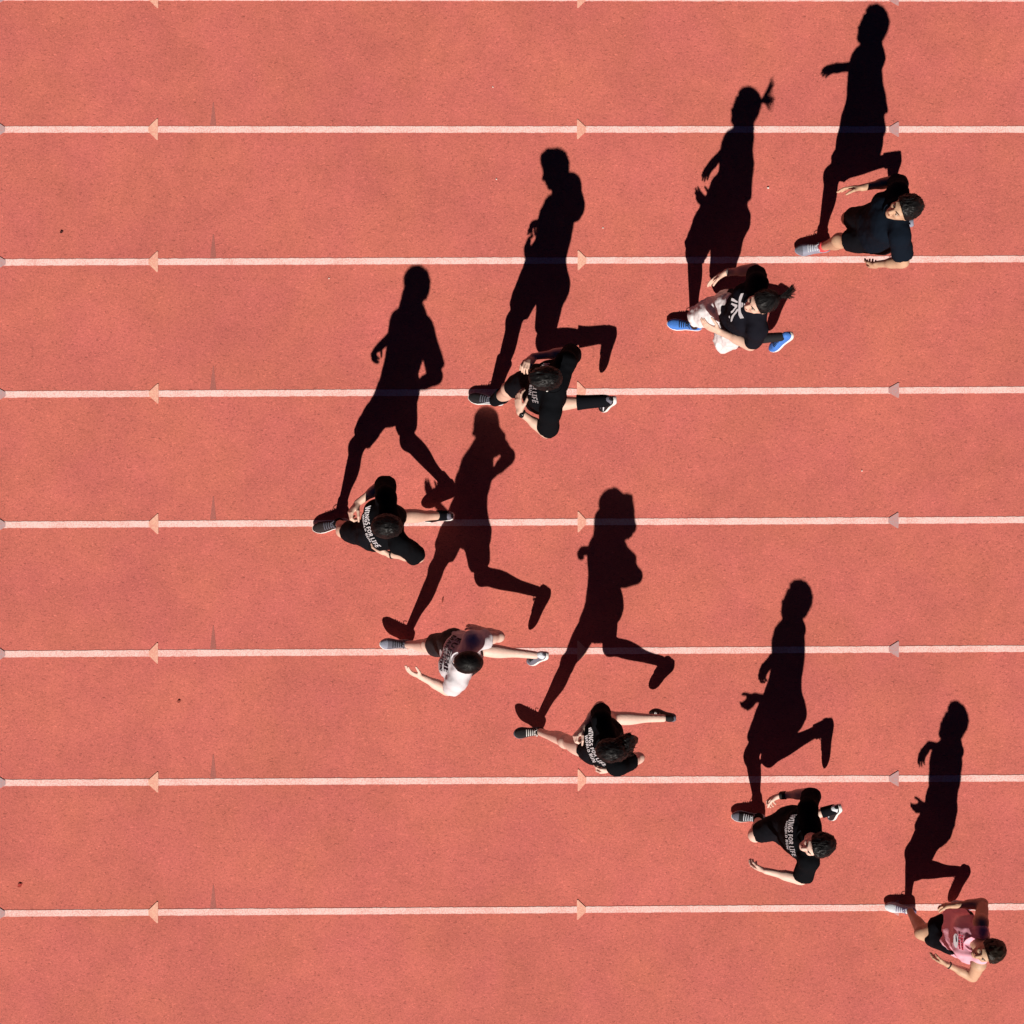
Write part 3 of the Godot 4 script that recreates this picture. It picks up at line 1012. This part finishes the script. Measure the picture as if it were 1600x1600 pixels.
func work_out(job: Job) -> void:
	var key := job.key
	var cf := job.cf
	var J := {}
	var raw: Array = POSES[key]
	for j in JOINTS.size(): J[JOINTS[j]] = Vector3(raw[j * 3], raw[j * 3 + 1], raw[j * 3 + 2])
	var s: float = cf.s / 1.75
	var b: float = cf.get("bulk", 1.0) * 0.96
	cf.bulk = b
	var org := Vector3(J.pelvis.x, 0, J.pelvis.z)
	var C := frame_r(J.shoulder_r - J.shoulder_l, J.neck - J.pelvis)
	var Pb := frame_r(J.hip_r - J.hip_l, (J.neck - J.pelvis).normalized() + Vector3.UP * 0.3)
	# feet first: they settle where the ankles are
	var feet := {}
	for e: String in ["_r", "_l"]:
		var he: Vector3 = J["heel" + e]
		var to: Vector3 = J["toe" + e]
		var an: Vector3 = J["ankle" + e]
		var f := (to - he).normalized()
		var stance: bool = cf.stance == e
		if stance and not cf.has("heel_strike"): f = Vector3(f.x, 0.02, f.z).normalized()
		var up: Vector3 = an - (he + to) * 0.5 + (J["knee" + e] - an) * 0.25
		if stance: up = Vector3.UP
		var B := frame(f, up)
		if not stance: B = frame(B.x, B.y)
		else: B = Basis(f, f.cross(Vector3.UP).normalized().cross(f).normalized(), f.cross(Vector3.UP).normalized())
		var sc: float = cf.s * 0.163 / 0.29
		var mid := (he + to) * 0.5
		var o := mid - B.x * 0.145 * sc - B.y * 0.04 * sc
		var lowest := 1e9
		for j in ST.size():
			lowest = minf(lowest, (o + B.x * ST[j] * 0.29 * sc + B.y * SB[j] * sc).y - (absf(B.z.y) * SW[j] * sc))
		if stance or lowest < 0.01: o.y += 0.0095 - lowest
		feet[e] = Transform3D(B, o)
		J["ankle" + e] = o + B.x * 0.066 * sc + B.y * 0.098 * sc
		feet[e + "s"] = sc
	# body: one skin surface, with finer head and hands
	var F := Field.new()
	torso(F, J, C, Pb, s, cf)
	for e in ["_r", "_l"]:
		leg(F, J, e, s, b, C.x)
		arm(F, J, e, s, b)
	F.cone(J.neck, J.neck.lerp(J.head, 0.6), 0.054 * s, 0.05 * s, 0.02)
	var skin := Surf.new()
	net(skin, F, 0.0105, org)
	var hs: float = (0.96 if cf.get("fem", false) else 1.0) * (0.55 + 0.45 * s) * cf.get("head", 1.0)
	for e in ["_r", "_l"]:
		hand(skin, J, e, s * (0.93 if cf.get("fem", false) else 1.0), C, cf.curl[0 if e == "_r" else 1], org)
	var yaw: float = deg_to_rad(cf.get("yaw", 0.0))
	var pit: float = deg_to_rad(cf.get("pitch", 8.0))
	var roll: float = deg_to_rad(cf.get("roll", 0.0))
	var hf := Vector3(-cos(pit) * cos(yaw), -sin(pit), cos(pit) * sin(yaw))
	var hup := Vector3.UP + Vector3(0, 0, tan(roll))
	var H := Transform3D(frame(hf, hup - hf * hup.dot(hf)), J.head)
	var face0 := skin.v.size()
	head(skin, H, J, hs, org, cf)
	var base: Color = cf.skin
	var lips: Color = Color(base.r * 0.72, base.g * 0.5, base.b * 0.5)
	var Hi := H.affine_inverse()
	var tone := noise_of(30.0, 2, 9)
	for vi in skin.v.size():
		var t := 1.0 + tone.get_noise_3dv(skin.v[vi]) * 0.09
		var c := Color(base.r * t, base.g * t, base.b * t)
		if vi >= face0:
			var lp := Hi * (skin.v[vi] + org) / hs
			if lp.x > 0.075 and absf(lp.y + 0.064) < 0.0145 and absf(lp.z) < 0.028 - absf(lp.y + 0.064) * 0.9: c = lips
		skin.c.append(c)
	job.part("body", skin, M.skin, -1, Transform3D.IDENTITY, true)
	# eyes and brows
	for e in [1.0, -1.0]:
		var E := Surf.new()
		var G := Field.new()
		G.ball(H * (Vector3(0.0765, 0.001, e * 0.03) * hs), H.basis, Vector3.ONE * 0.0115 * hs, 0.01)
		net(E, G, 0.004, org)
		var eye := job.part("eye", E, M.eye, -1)
		var I := Surf.new()
		var G3 := Field.new()
		G3.ball(H * (Vector3(0.083, 0.001, e * 0.03) * hs), H.basis, Vector3(0.0058, 0.0078, 0.0078) * hs, 0.01)
		net(I, G3, 0.003, org)
		job.part("iris", I, M.iris, eye)
		var W := Surf.new()
		var pts := PackedVector3Array()
		for q in 6:
			var t := q / 5.0
			pts.append(H * (Vector3(0.0965 - 0.02 * t * t, 0.023 + 0.007 * sin(t * 2.4), e * (0.013 + 0.037 * t)) * hs) - org)
		W.tube(pts, 0.0045, 0.002, 5)
		job.part("eyebrow", W, cf.hair_mat, -1)
	hair(job, H, hs, org, cf.hair, cf.hair_mat)
	# shirt
	var T := Field.new()
	var tank: bool = cf.get("tank", false)
	torso(T, J, C, Pb, s, cf, not tank)
	var hem: Vector3 = J.pelvis - Pb.y * cf.get("hem", 0.06) * s
	var slack: float = cf.get("slack", 1.0)
	T.flat_cone(J.neck - C.y * 0.2 * s, hem - Pb.y * 0.05, 0.142 * s * b * slack, 0.156 * s * b * slack, C.x, 0.72, 0.05)
	T.grow = 0.012
	if tank:
		for e in [1.0, -1.0]:
			var sh: Vector3 = J.shoulder_r if e > 0 else J.shoulder_l
			var top: Vector3 = J.neck.lerp(sh, 0.62) + C.y * 0.028 * s
			T.cone(top, J.neck - C.y * 0.14 * s + C.x * 0.06 * s + C.z * e * 0.08 * s, 0.036 * s, 0.05 * s, 0.03)
			T.cone(top, J.neck - C.y * 0.14 * s - C.x * 0.05 * s + C.z * e * 0.07 * s, 0.036 * s, 0.05 * s, 0.03)
		T.ball(J.neck + C.x * 0.1 * s + C.y * 0.02 * s, C, Vector3(0.11, 0.085, 0.07) * s, 0.015, true)
	else:
		for e in ["_r", "_l"]:
			var h: Vector3 = J["shoulder" + e]
			var k: Vector3 = J["elbow" + e]
			T.ball(h, Basis.IDENTITY, Vector3.ONE * 0.058 * s * b, 0.03)
			T.cone(h, h.lerp(k, cf.get("sleeve", 0.62)), 0.055 * s * b, 0.057 * s * b * cf.get("sleeve_w", 1.0), 0.03, 1)
	T.cutn.append(-Pb.y); T.cutd.append((-Pb.y).dot(hem))
	T.noise = noise_of(7.5, 3, 21 + cf.index)
	T.nxf = Transform3D(Basis.from_scale(Vector3(1.0, 0.45, 1.0))) * Transform3D(C, J.pelvis).affine_inverse()
	T.namp = cf.get("fold", 0.011)
	var shirt := wear(job, "tank_top" if tank else "t_shirt", T, 0.0095, org, cf.shirt)
	# shorts
	var Q := Field.new()
	Q.ball(J.pelvis + Pb.y * 0.015 * s, Pb, Vector3(0.1, 0.13, 0.155) * s * b, 0.05)
	Q.flat_cone(J.pelvis, J.pelvis + Pb.y * 0.1 * s, 0.142 * s * b, 0.138 * s * b, Pb.x, 0.72, 0.05)
	for e in ["_r", "_l"]:
		var h: Vector3 = J["hip" + e]
		var k: Vector3 = J["knee" + e]
		var fr: float = cf.get("short_len", 0.75)
		var lw: float = cf.get("short_w", 1.0)
		Q.ball(h - Pb.x * 0.045 * s - Pb.y * 0.035 * s, Pb, Vector3(0.088, 0.098, 0.088) * s * b, 0.05)
		var hem_at := h.lerp(k, fr)
		var down := (k - h).normalized()
		var kf: Vector3 = k - (h + J["ankle" + e]) * 0.5
		var D := frame(kf.normalized() if kf.length() > 0.05 else C.x, h - k)
		var made := [Q.cone(h, k, 0.086 * s * b, lerpf(0.086, 0.062, 0.7) * s * b * lw, 0.05), Q.ball(h.lerp(k, 0.42) + D.x * 0.014 * s, D, Vector3(0.073, 0.17, 0.072) * s * b * lw, 0.05)]
		for q: Prim in made:
			q.plane = true; q.pn = down; q.pd = down.dot(hem_at)
	Q.grow = 0.01
	Q.noise = noise_of(11.0, 3, 51 + cf.index)
	Q.nxf = Transform3D(Basis.from_scale(Vector3(1.0, 0.5, 1.0)), Vector3.ZERO)
	Q.namp = cf.get("short_fold", 0.008)
	wear(job, "shorts", Q, 0.0095, org, cf.shorts)
	# legwear and shoes
	for e in ["_r", "_l"]:
		var k: Vector3 = J["knee" + e]
		var a: Vector3 = J["ankle" + e]
		if cf.has("leggings"):
			var G := Field.new()
			var JJ := J.duplicate()
			leg(G, JJ, e, s, b, C.x)
			G.grow = 0.005
			wear(job, "legging", G, 0.009, org, cf.leggings)
		if cf.has("sock"):
			var G := Field.new()
			var kf: Vector3 = k - (J["hip" + e] + a) * 0.5
			var D := frame(kf if kf.length() > 0.05 else C.x, k - a)
			if cf.sock_len > 0.3: leg(G, J, e, s, b, C.x)
			G.cone(k, a - D.y * 0.03, 0.05 * s * b, 0.033 * s * b, 0.03)
			G.ball(k.lerp(a, 0.3) - D.x * 0.022 * s, D, Vector3(0.044, 0.12, 0.05) * s * b, 0.04)
			G.cutn.append(D.y); G.cutd.append(D.y.dot(a.lerp(k, cf.sock_len)))
			G.grow = 0.009
			wear(job, "sock", G, 0.007, org, cf.sock)
		shoe(job, feet[e], org, feet[e + "s"], cf.shoes)
	# kit on the wrists
	for kit: Array in cf.get("wrist", []):
		var k: Vector3 = J["elbow" + kit[0]]
		var w: Vector3 = J["wrist" + kit[0]]
		var d := (w - k).normalized()
		var G := Field.new()
		var at: Vector3 = w - d * 0.02
		G.cone(at - d * kit[2] * 0.5, at + d * kit[2] * 0.5, 0.0335 * s, 0.032 * s, 0.006, 2)
		var band := wear(job, kit[1], G, 0.005, org, kit[3])
		if kit[1] == "watch":
			var G4 := Field.new()
			var out_ := (Vector3.UP + C.z * (0.6 if kit[0] == "_r" else -0.6))
			out_ = (out_ - d * out_.dot(d)).normalized()
			var cc := at + out_ * 0.033 * s
			G4.flat_cone(cc - out_ * 0.003, cc + out_ * 0.007, 0.019, 0.018, d, 1.0, 0.004, 2)
			var s4 := Surf.new()
			net(s4, G4, 0.004, org)
			job.part("watch_face", s4, M.glass_black, band)
	# print
	var A: Vector3 = J.neck - C.y * cf.get("print_drop", 0.115) * s
	var out0: Vector3 = (C.x + C.y * cf.get("print_tilt", 0.55)).normalized()
	var Cp := Basis(out0, C.z.cross(out0).normalized(), C.z)
	for pr: Array in cf.get("print", []):
		job.part(pr[0], on_cloth(pr[1], A, Cp, T, org, pr[3] if pr.size() > 3 else 0.0), pr[2], shirt)
	# a rim of ribbing round the neck
	var R := Surf.new()
	var ring := PackedVector3Array()
	for q in 25:
		var t := TAU * q / 24.0
		var w: Vector3 = J.neck + C.y * 0.3 + C.x * (0.012 * s + 0.068 * s * cos(t)) + C.z * 0.066 * s * sin(t)
		if tank: w = J.neck + C.y * 0.3 + C.x * (0.03 * s + 0.085 * s * cos(t)) + C.z * 0.066 * s * sin(t)
		var ids := T.all()
		for step in 60:
			var dd := T.eval(w, ids)
			w -= C.y * maxf(dd * 0.7, 0.001)
			if dd < 0.002: break
		ring.append(w - org)
	R.tube(ring, 0.0065, 0.0065, 6)
	job.part("collar", R, cf.shirt, shirt)
	if cf.has("earbud"):
		var G5 := Field.new()
		var c5 := H * (Vector3(-0.002, -0.012, -0.088) * hs)
		G5.cone(c5, c5 - H.basis.y * 0.022, 0.008, 0.005, 0.004)
		wear(job, "earbud", G5, 0.003, org, M.white_rubber)

func logo_polys() -> PackedVector2Array:
	# crossed oars, a pennant and slanted bars, x to the wearer's left, y up
	var k := 0.000185
	var out := PackedVector2Array()
	for P: Array in [
		[[765, 255], [840, 255], [825, 380], [795, 600], [795, 900], [820, 1245], [715, 1245], [725, 900], [715, 600], [735, 380]],
		[[700, 850], [745, 905], [450, 1280], [370, 1310], [345, 1275], [440, 1140]],
		[[805, 620], [960, 715], [805, 835]],
		[[485, 375], [560, 420], [695, 560], [690, 610], [660, 605], [465, 470]],
		[[500, 575], [690, 700], [690, 790], [520, 960], [430, 980], [430, 905], [500, 880], [620, 770], [490, 650], [455, 620]],
		[[270, 1090], [290, 1045], [335, 1050], [348, 1095], [330, 1145], [285, 1140]]]:
		var pts: Array = []
		for q: Array in P: pts.append(Vector2((q[1] - 790) * k, (q[0] - 700) * k * 1.75))
		out.append_array(poly_tris(pts))
	return out

func team_print() -> Array:
	return [["print", text_tris("WINGS FOR LIFE", 0.052, 0.31, Vector2(0, 0.022)), M.white_print], ["print", text_tris("WORLD RUN", 0.042, 0.21, Vector2(0.0, -0.034)), M.white_print]]

func build_runners() -> void:
	var weave := bump_tex(0.2, 2.0, 71)
	M.skin = StandardMaterial3D.new()
	M.skin.vertex_color_use_as_albedo = true
	M.skin.roughness = 0.55
	M.skin.metallic_specular = 0.4
	M.eye = matte(lin(0.42, 0.38, 0.35), 0.25)
	M.iris = matte(lin(0.02, 0.012, 0.008), 0.15)
	M.black_cloth = matte(lin(0.0045, 0.005, 0.0065), 0.9, weave, 9.0)
	M.navy_cloth = matte(lin(0.0055, 0.009, 0.016), 0.9, weave, 9.0)
	M.charcoal_cloth = matte(lin(0.009, 0.009, 0.014), 0.9, weave, 9.0)
	M.short_cloth = matte(lin(0.006, 0.0065, 0.009), 0.8, weave, 9.0)
	M.tight_cloth = matte(lin(0.014, 0.014, 0.017), 0.7)
	for q in ["black_cloth", "navy_cloth", "charcoal_cloth", "short_cloth"]: M[q].metallic_specular = 0.12
	M.white_cloth = matte(lin(0.7, 0.68, 0.7), 0.85, weave, 9.0)
	M.grey_tee = matte(lin(0.62, 0.6, 0.64), 0.85, weave, 9.0)
	M.pink_cloth = matte(lin(0.78, 0.4, 0.5), 0.8, weave, 9.0)
	M.white_print = matte(lin(0.72, 0.7, 0.74), 0.6)
	M.dark_print = matte(lin(0.02, 0.018, 0.03), 0.6)
	M.red_print = matte(lin(0.55, 0.05, 0.09), 0.6)
	M.white_rubber = matte(lin(0.75, 0.74, 0.72), 0.5)
	M.glass_black = matte(lin(0.01, 0.01, 0.012), 0.15)
	M.band = matte(lin(0.02, 0.018, 0.018), 0.5)
	M.grey_band = matte(lin(0.25, 0.22, 0.2), 0.3)
	var mesh_bump := bump_tex(0.3, 4.0, 72)
	M.shoe_black = matte(lin(0.015, 0.014, 0.016), 0.7, mesh_bump, 14.0)
	M.shoe_grey = matte(lin(0.14, 0.14, 0.18), 0.7, mesh_bump, 14.0)
	M.shoe_slate = matte(lin(0.26, 0.28, 0.36), 0.7, mesh_bump, 14.0)
	M.shoe_blue = matte(lin(0.06, 0.2, 0.62), 0.6, mesh_bump, 14.0)
	M.shoe_white = matte(lin(0.62, 0.66, 0.72), 0.6, mesh_bump, 14.0)
	M.shoe_brown = matte(lin(0.03, 0.022, 0.024), 0.7, mesh_bump, 14.0)
	M.shoe_lilac = matte(lin(0.2, 0.16, 0.3), 0.7, mesh_bump, 14.0)
	M.coral = matte(lin(0.75, 0.08, 0.09), 0.7)
	M.hair_black = matte(lin(0.006, 0.0055, 0.006), 0.5)
	M.hair_black.metallic_specular = 0.3
	M.hair_brown = matte(lin(0.014, 0.009, 0.006), 0.5)
	M.hair_brown.metallic_specular = 0.3
	build_shoe_shapes()
	var fair := Color(0.72, 0.5, 0.42)
	var light := Color(0.64, 0.42, 0.33)
	var tan_ := Color(0.52, 0.33, 0.22)
	var S := func(u: String, so: String, la: String, he: String, to: String, st := "") -> Dictionary:
		var d := {"upper": M[u], "sole": M[so], "laces": M[la], "heel": M[he], "toe": M[to]}
		if st != "": d.stripe = M[st]
		return d
	make_runner("p1", {"s": 1.78, "stance": "_l", "skin": tan_, "hair": "short", "hair_mat": M.hair_black, "yaw": 16.0, "pitch": -28.0, "curl": [0.25, 0.7],
		"shirt": M.navy_cloth, "shorts": M.short_cloth, "short_len": 0.72, "sleeve": 0.7, "sleeve_w": 1.12, "bulk": 1.05,
		"sock": M.coral, "sock_len": 0.1, "shoes": S.call("shoe_slate", "shoe_slate", "shoe_white", "shoe_grey", "shoe_grey"),
		"label": "runner in a plain navy tee with slate shoes and coral socks"})
	make_runner("p2", {"s": 1.74, "stance": "_r", "skin": light, "hair": "tail", "hair_mat": M.hair_black, "yaw": 16.0, "pitch": -22.0, "curl": [0.25, 0.35],
		"shirt": M.charcoal_cloth, "shorts": M.white_cloth, "short_len": 0.92, "short_w": 1.2, "short_fold": 0.02, "sleeve": 0.6, "sleeve_w": 1.1, "leggings": M.tight_cloth,
		"print": [["emblem", logo_polys(), M.white_print]], 
		"wrist": [["_r", "bracelet", 0.012, M.grey_band]],
		"shoes": S.call("shoe_blue", "white_rubber", "shoe_black", "shoe_blue", "shoe_blue"),
		"label": "runner with a flying ponytail in white shorts and blue shoes"})
	make_runner("p3", {"s": 1.79, "stance": "_r", "skin": light, "hair": "quiff", "hair_mat": M.hair_black, "head": 0.95, "yaw": 4.0, "pitch": 14.0, "curl": [0.75, 0.5],
		"shirt": M.black_cloth, "shorts": M.short_cloth, "short_len": 0.74, "short_w": 0.94, "sleeve": 0.75, "sleeve_w": 1.15, "bulk": 1.05,
		"print": team_print(), "sock": M.short_cloth, "sock_len": 0.42, "earbud": true,
		"wrist": [["_l", "watch", 0.022, M.band]],
		"shoes": S.call("shoe_black", "white_rubber", "shoe_grey", "shoe_grey", "shoe_black", "shoe_white"),
		"print_drop": 0.145, "label": "runner in black with a wristwatch and long black socks"})
	make_runner("p4", {"s": 1.82, "stance": "_l", "skin": light, "hair": "short", "hair_mat": M.hair_black, "head": 0.93, "yaw": 0.0, "pitch": 10.0, "curl": [1.0, 0.6],
		"shirt": M.black_cloth, "shorts": M.short_cloth, "short_len": 0.74, "short_w": 0.95, "sleeve": 0.8, "sleeve_w": 1.18,
		"print": team_print(), "sock": M.short_cloth, "sock_len": 0.12,
		"wrist": [["_l", "wristband", 0.014, M.band]],
		"shoes": S.call("shoe_brown", "white_rubber", "shoe_grey", "shoe_grey", "shoe_brown"),
		"print_drop": 0.165, "label": "foremost runner, in a black lettered tee, right fist swung ahead"})
	make_runner("p5", {"s": 1.73, "stance": "_r", "heel_strike": true, "fem": true, "skin": fair, "hair": "slick", "hair_mat": M.hair_black, "yaw": 0.0, "pitch": 10.0, "curl": [0.3, 0.3],
		"fold": 0.012, "shirt": M.grey_tee, "shorts": M.tight_cloth, "short_len": 0.6, "sleeve": 0.5, "sleeve_w": 1.1,
		"print": [["print", text_tris("EUGENE", 0.06, 0.27, Vector2(-0.01, 0.032)), M.dark_print], ["print", text_tris("MARATHON", 0.05, 0.28, Vector2(-0.01, -0.042)), M.dark_print]],
		"shoes": S.call("shoe_grey", "white_rubber", "shoe_black", "shoe_white", "shoe_slate"),
		"print_drop": 0.145, "label": "runner in a white tee lettered across the chest, black shorts, bare calves"})
	make_runner("p6", {"s": 1.69, "stance": "_l", "heel_strike": true, "fem": true, "skin": fair, "hair": "long", "hair_mat": M.hair_black, "yaw": 0.0, "pitch": 14.0, "curl": [1.2, 1.1],
		"shirt": M.black_cloth, "shorts": M.short_cloth, "short_len": 0.16, "hem": 0.015, "sleeve": 0.55, "sleeve_w": 1.15,
		"print": team_print(), "shoes": S.call("shoe_black", "shoe_grey", "white_rubber", "shoe_black", "shoe_black"),
		"print_drop": 0.145, "label": "runner with loose long hair in a black tee, bare legs"})
	make_runner("p7", {"s": 1.70, "stance": "_r", "skin": fair, "hair": "short", "hair_mat": M.hair_black, "yaw": 12.0, "pitch": -26.0, "curl": [0.8, 0.45],
		"shirt": M.black_cloth, "shorts": M.short_cloth, "short_len": 0.8, "short_w": 1.0, "sleeve": 0.75, "sleeve_w": 1.15, "bulk": 1.04,
		"print": team_print(), "sock": M.short_cloth, "sock_len": 0.14,
		"wrist": [["_r", "wristband", 0.05, M.band]],
		"shoes": S.call("shoe_black", "white_rubber", "shoe_white", "shoe_white", "shoe_grey"),
		"print_drop": 0.165, "label": "runner in a black lettered tee with a white soled trailing shoe and wide wristband"})
	make_runner("p8", {"s": 1.57, "stance": "_r", "fem": true, "skin": tan_, "hair": "thick", "hair_mat": M.hair_brown, "yaw": 18.0, "pitch": -33.0, "curl": [0.6, 0.35], "bulk": 1.04,
		"tank": true, "fold": 0.016, "hem": 0.11, "shirt": M.pink_cloth, "shorts": M.short_cloth, "short_len": 0.6,
		"print": [["print", red_rows(), M.red_print], ["emblem", oval(Vector2(0.0, -0.06), 0.055, 0.032), M.white_print], ["emblem", oval(Vector2(-0.012, -0.045), 0.02, 0.009), M.dark_print, 0.004]], "print_drop": 0.15,
		"wrist": [["_l", "wristband", 0.012, M.band]],
		"shoes": S.call("shoe_white", "white_rubber", "shoe_lilac", "shoe_lilac", "shoe_white"),
		"label": "rearmost runner, in a pink tank top and pale blue shoes"})
	finish_runners()
func red_rows() -> PackedVector2Array:
	# two short rows of small worn red strokes, too small to read in the picture
	var out := PackedVector2Array()
	for row in 2:
		for j in 6:
			var x := (j - 2.5) * 0.02
			var y := 0.012 - row * 0.026
			var w := 0.007 if (j + row) % 3 != 0 else 0.0045
			out.append_array(poly_tris([Vector2(x - w, y - 0.009), Vector2(x + w, y - 0.009), Vector2(x + w * 0.8, y + 0.009), Vector2(x - w, y + 0.009)]))
	return out
func oval(c: Vector2, rx: float, ry: float) -> PackedVector2Array:
	var pts: Array = []
	for j in 16: pts.append(c + Vector2(cos(TAU * j / 16.0) * rx, sin(TAU * j / 16.0) * ry))
	return poly_tris(pts)

# ------------------------------------------------------------------
func _ready() -> void:
	rng.seed = 20240
	var cam := Camera3D.new()
	cam.name = "camera"
	var hgt := 13.924
	cam.transform = Transform3D(Basis(Vector3(1, 0, 0), Vector3(0, 0, -1), Vector3(0, 1, 0)), Vector3((911.93 - 800.0) * U, hgt, (847.45 - 800.0) * U))
	cam.projection = Camera3D.PROJECTION_FRUSTUM
	cam.near = 0.1
	cam.far = 800.0
	cam.size = 1600.0 * U / hgt * cam.near
	cam.frustum_offset = Vector2(-(911.93 - 800.0), 847.45 - 800.0) * U / hgt * cam.near
	add_child(cam)
	cam.current = true
	var env := Environment.new()
	env.tonemap_mode = Environment.TONE_MAPPER_LINEAR
	env.tonemap_exposure = 1.35
	env.background_mode = Environment.BG_SKY
	var sky := Sky.new()
	var sm := ProceduralSkyMaterial.new()
	sm.sky_top_color = Color(0.16, 0.3, 0.62)
	sm.sky_horizon_color = Color(0.45, 0.55, 0.7)
	sm.ground_bottom_color = Color(0.3, 0.15, 0.12)
	sm.ground_horizon_color = Color(0.45, 0.45, 0.5)
	sky.sky_material = sm
	env.sky = sky
	env.background_energy_multiplier = 0.05
	env.sdfgi_enabled = true
	env.ssao_enabled = true
	env.ssil_enabled = true
	var we := WorldEnvironment.new()
	we.name = "environment"
	we.environment = env
	add_child(we)
	var sun := DirectionalLight3D.new()
	sun.name = "sun"
	sun.light_energy = 1.4
	sun.light_color = Color(1.0, 0.96, 0.92)
	sun.light_angular_distance = 0.5
	sun.shadow_enabled = true
	add_child(sun)
	sun.look_at_from_position(Vector3.ZERO, Vector3(0.0227, -1.0, -1.137), Vector3.UP)
	EV = PackedVector3Array()
	for e: Array in EDGE:
		EV.append(Vector3(e[0][0], e[0][1], e[0][2])); EV.append(Vector3(e[1][0], e[1][1], e[1][2]))
	build_track()
	build_runners()
	build_litter()
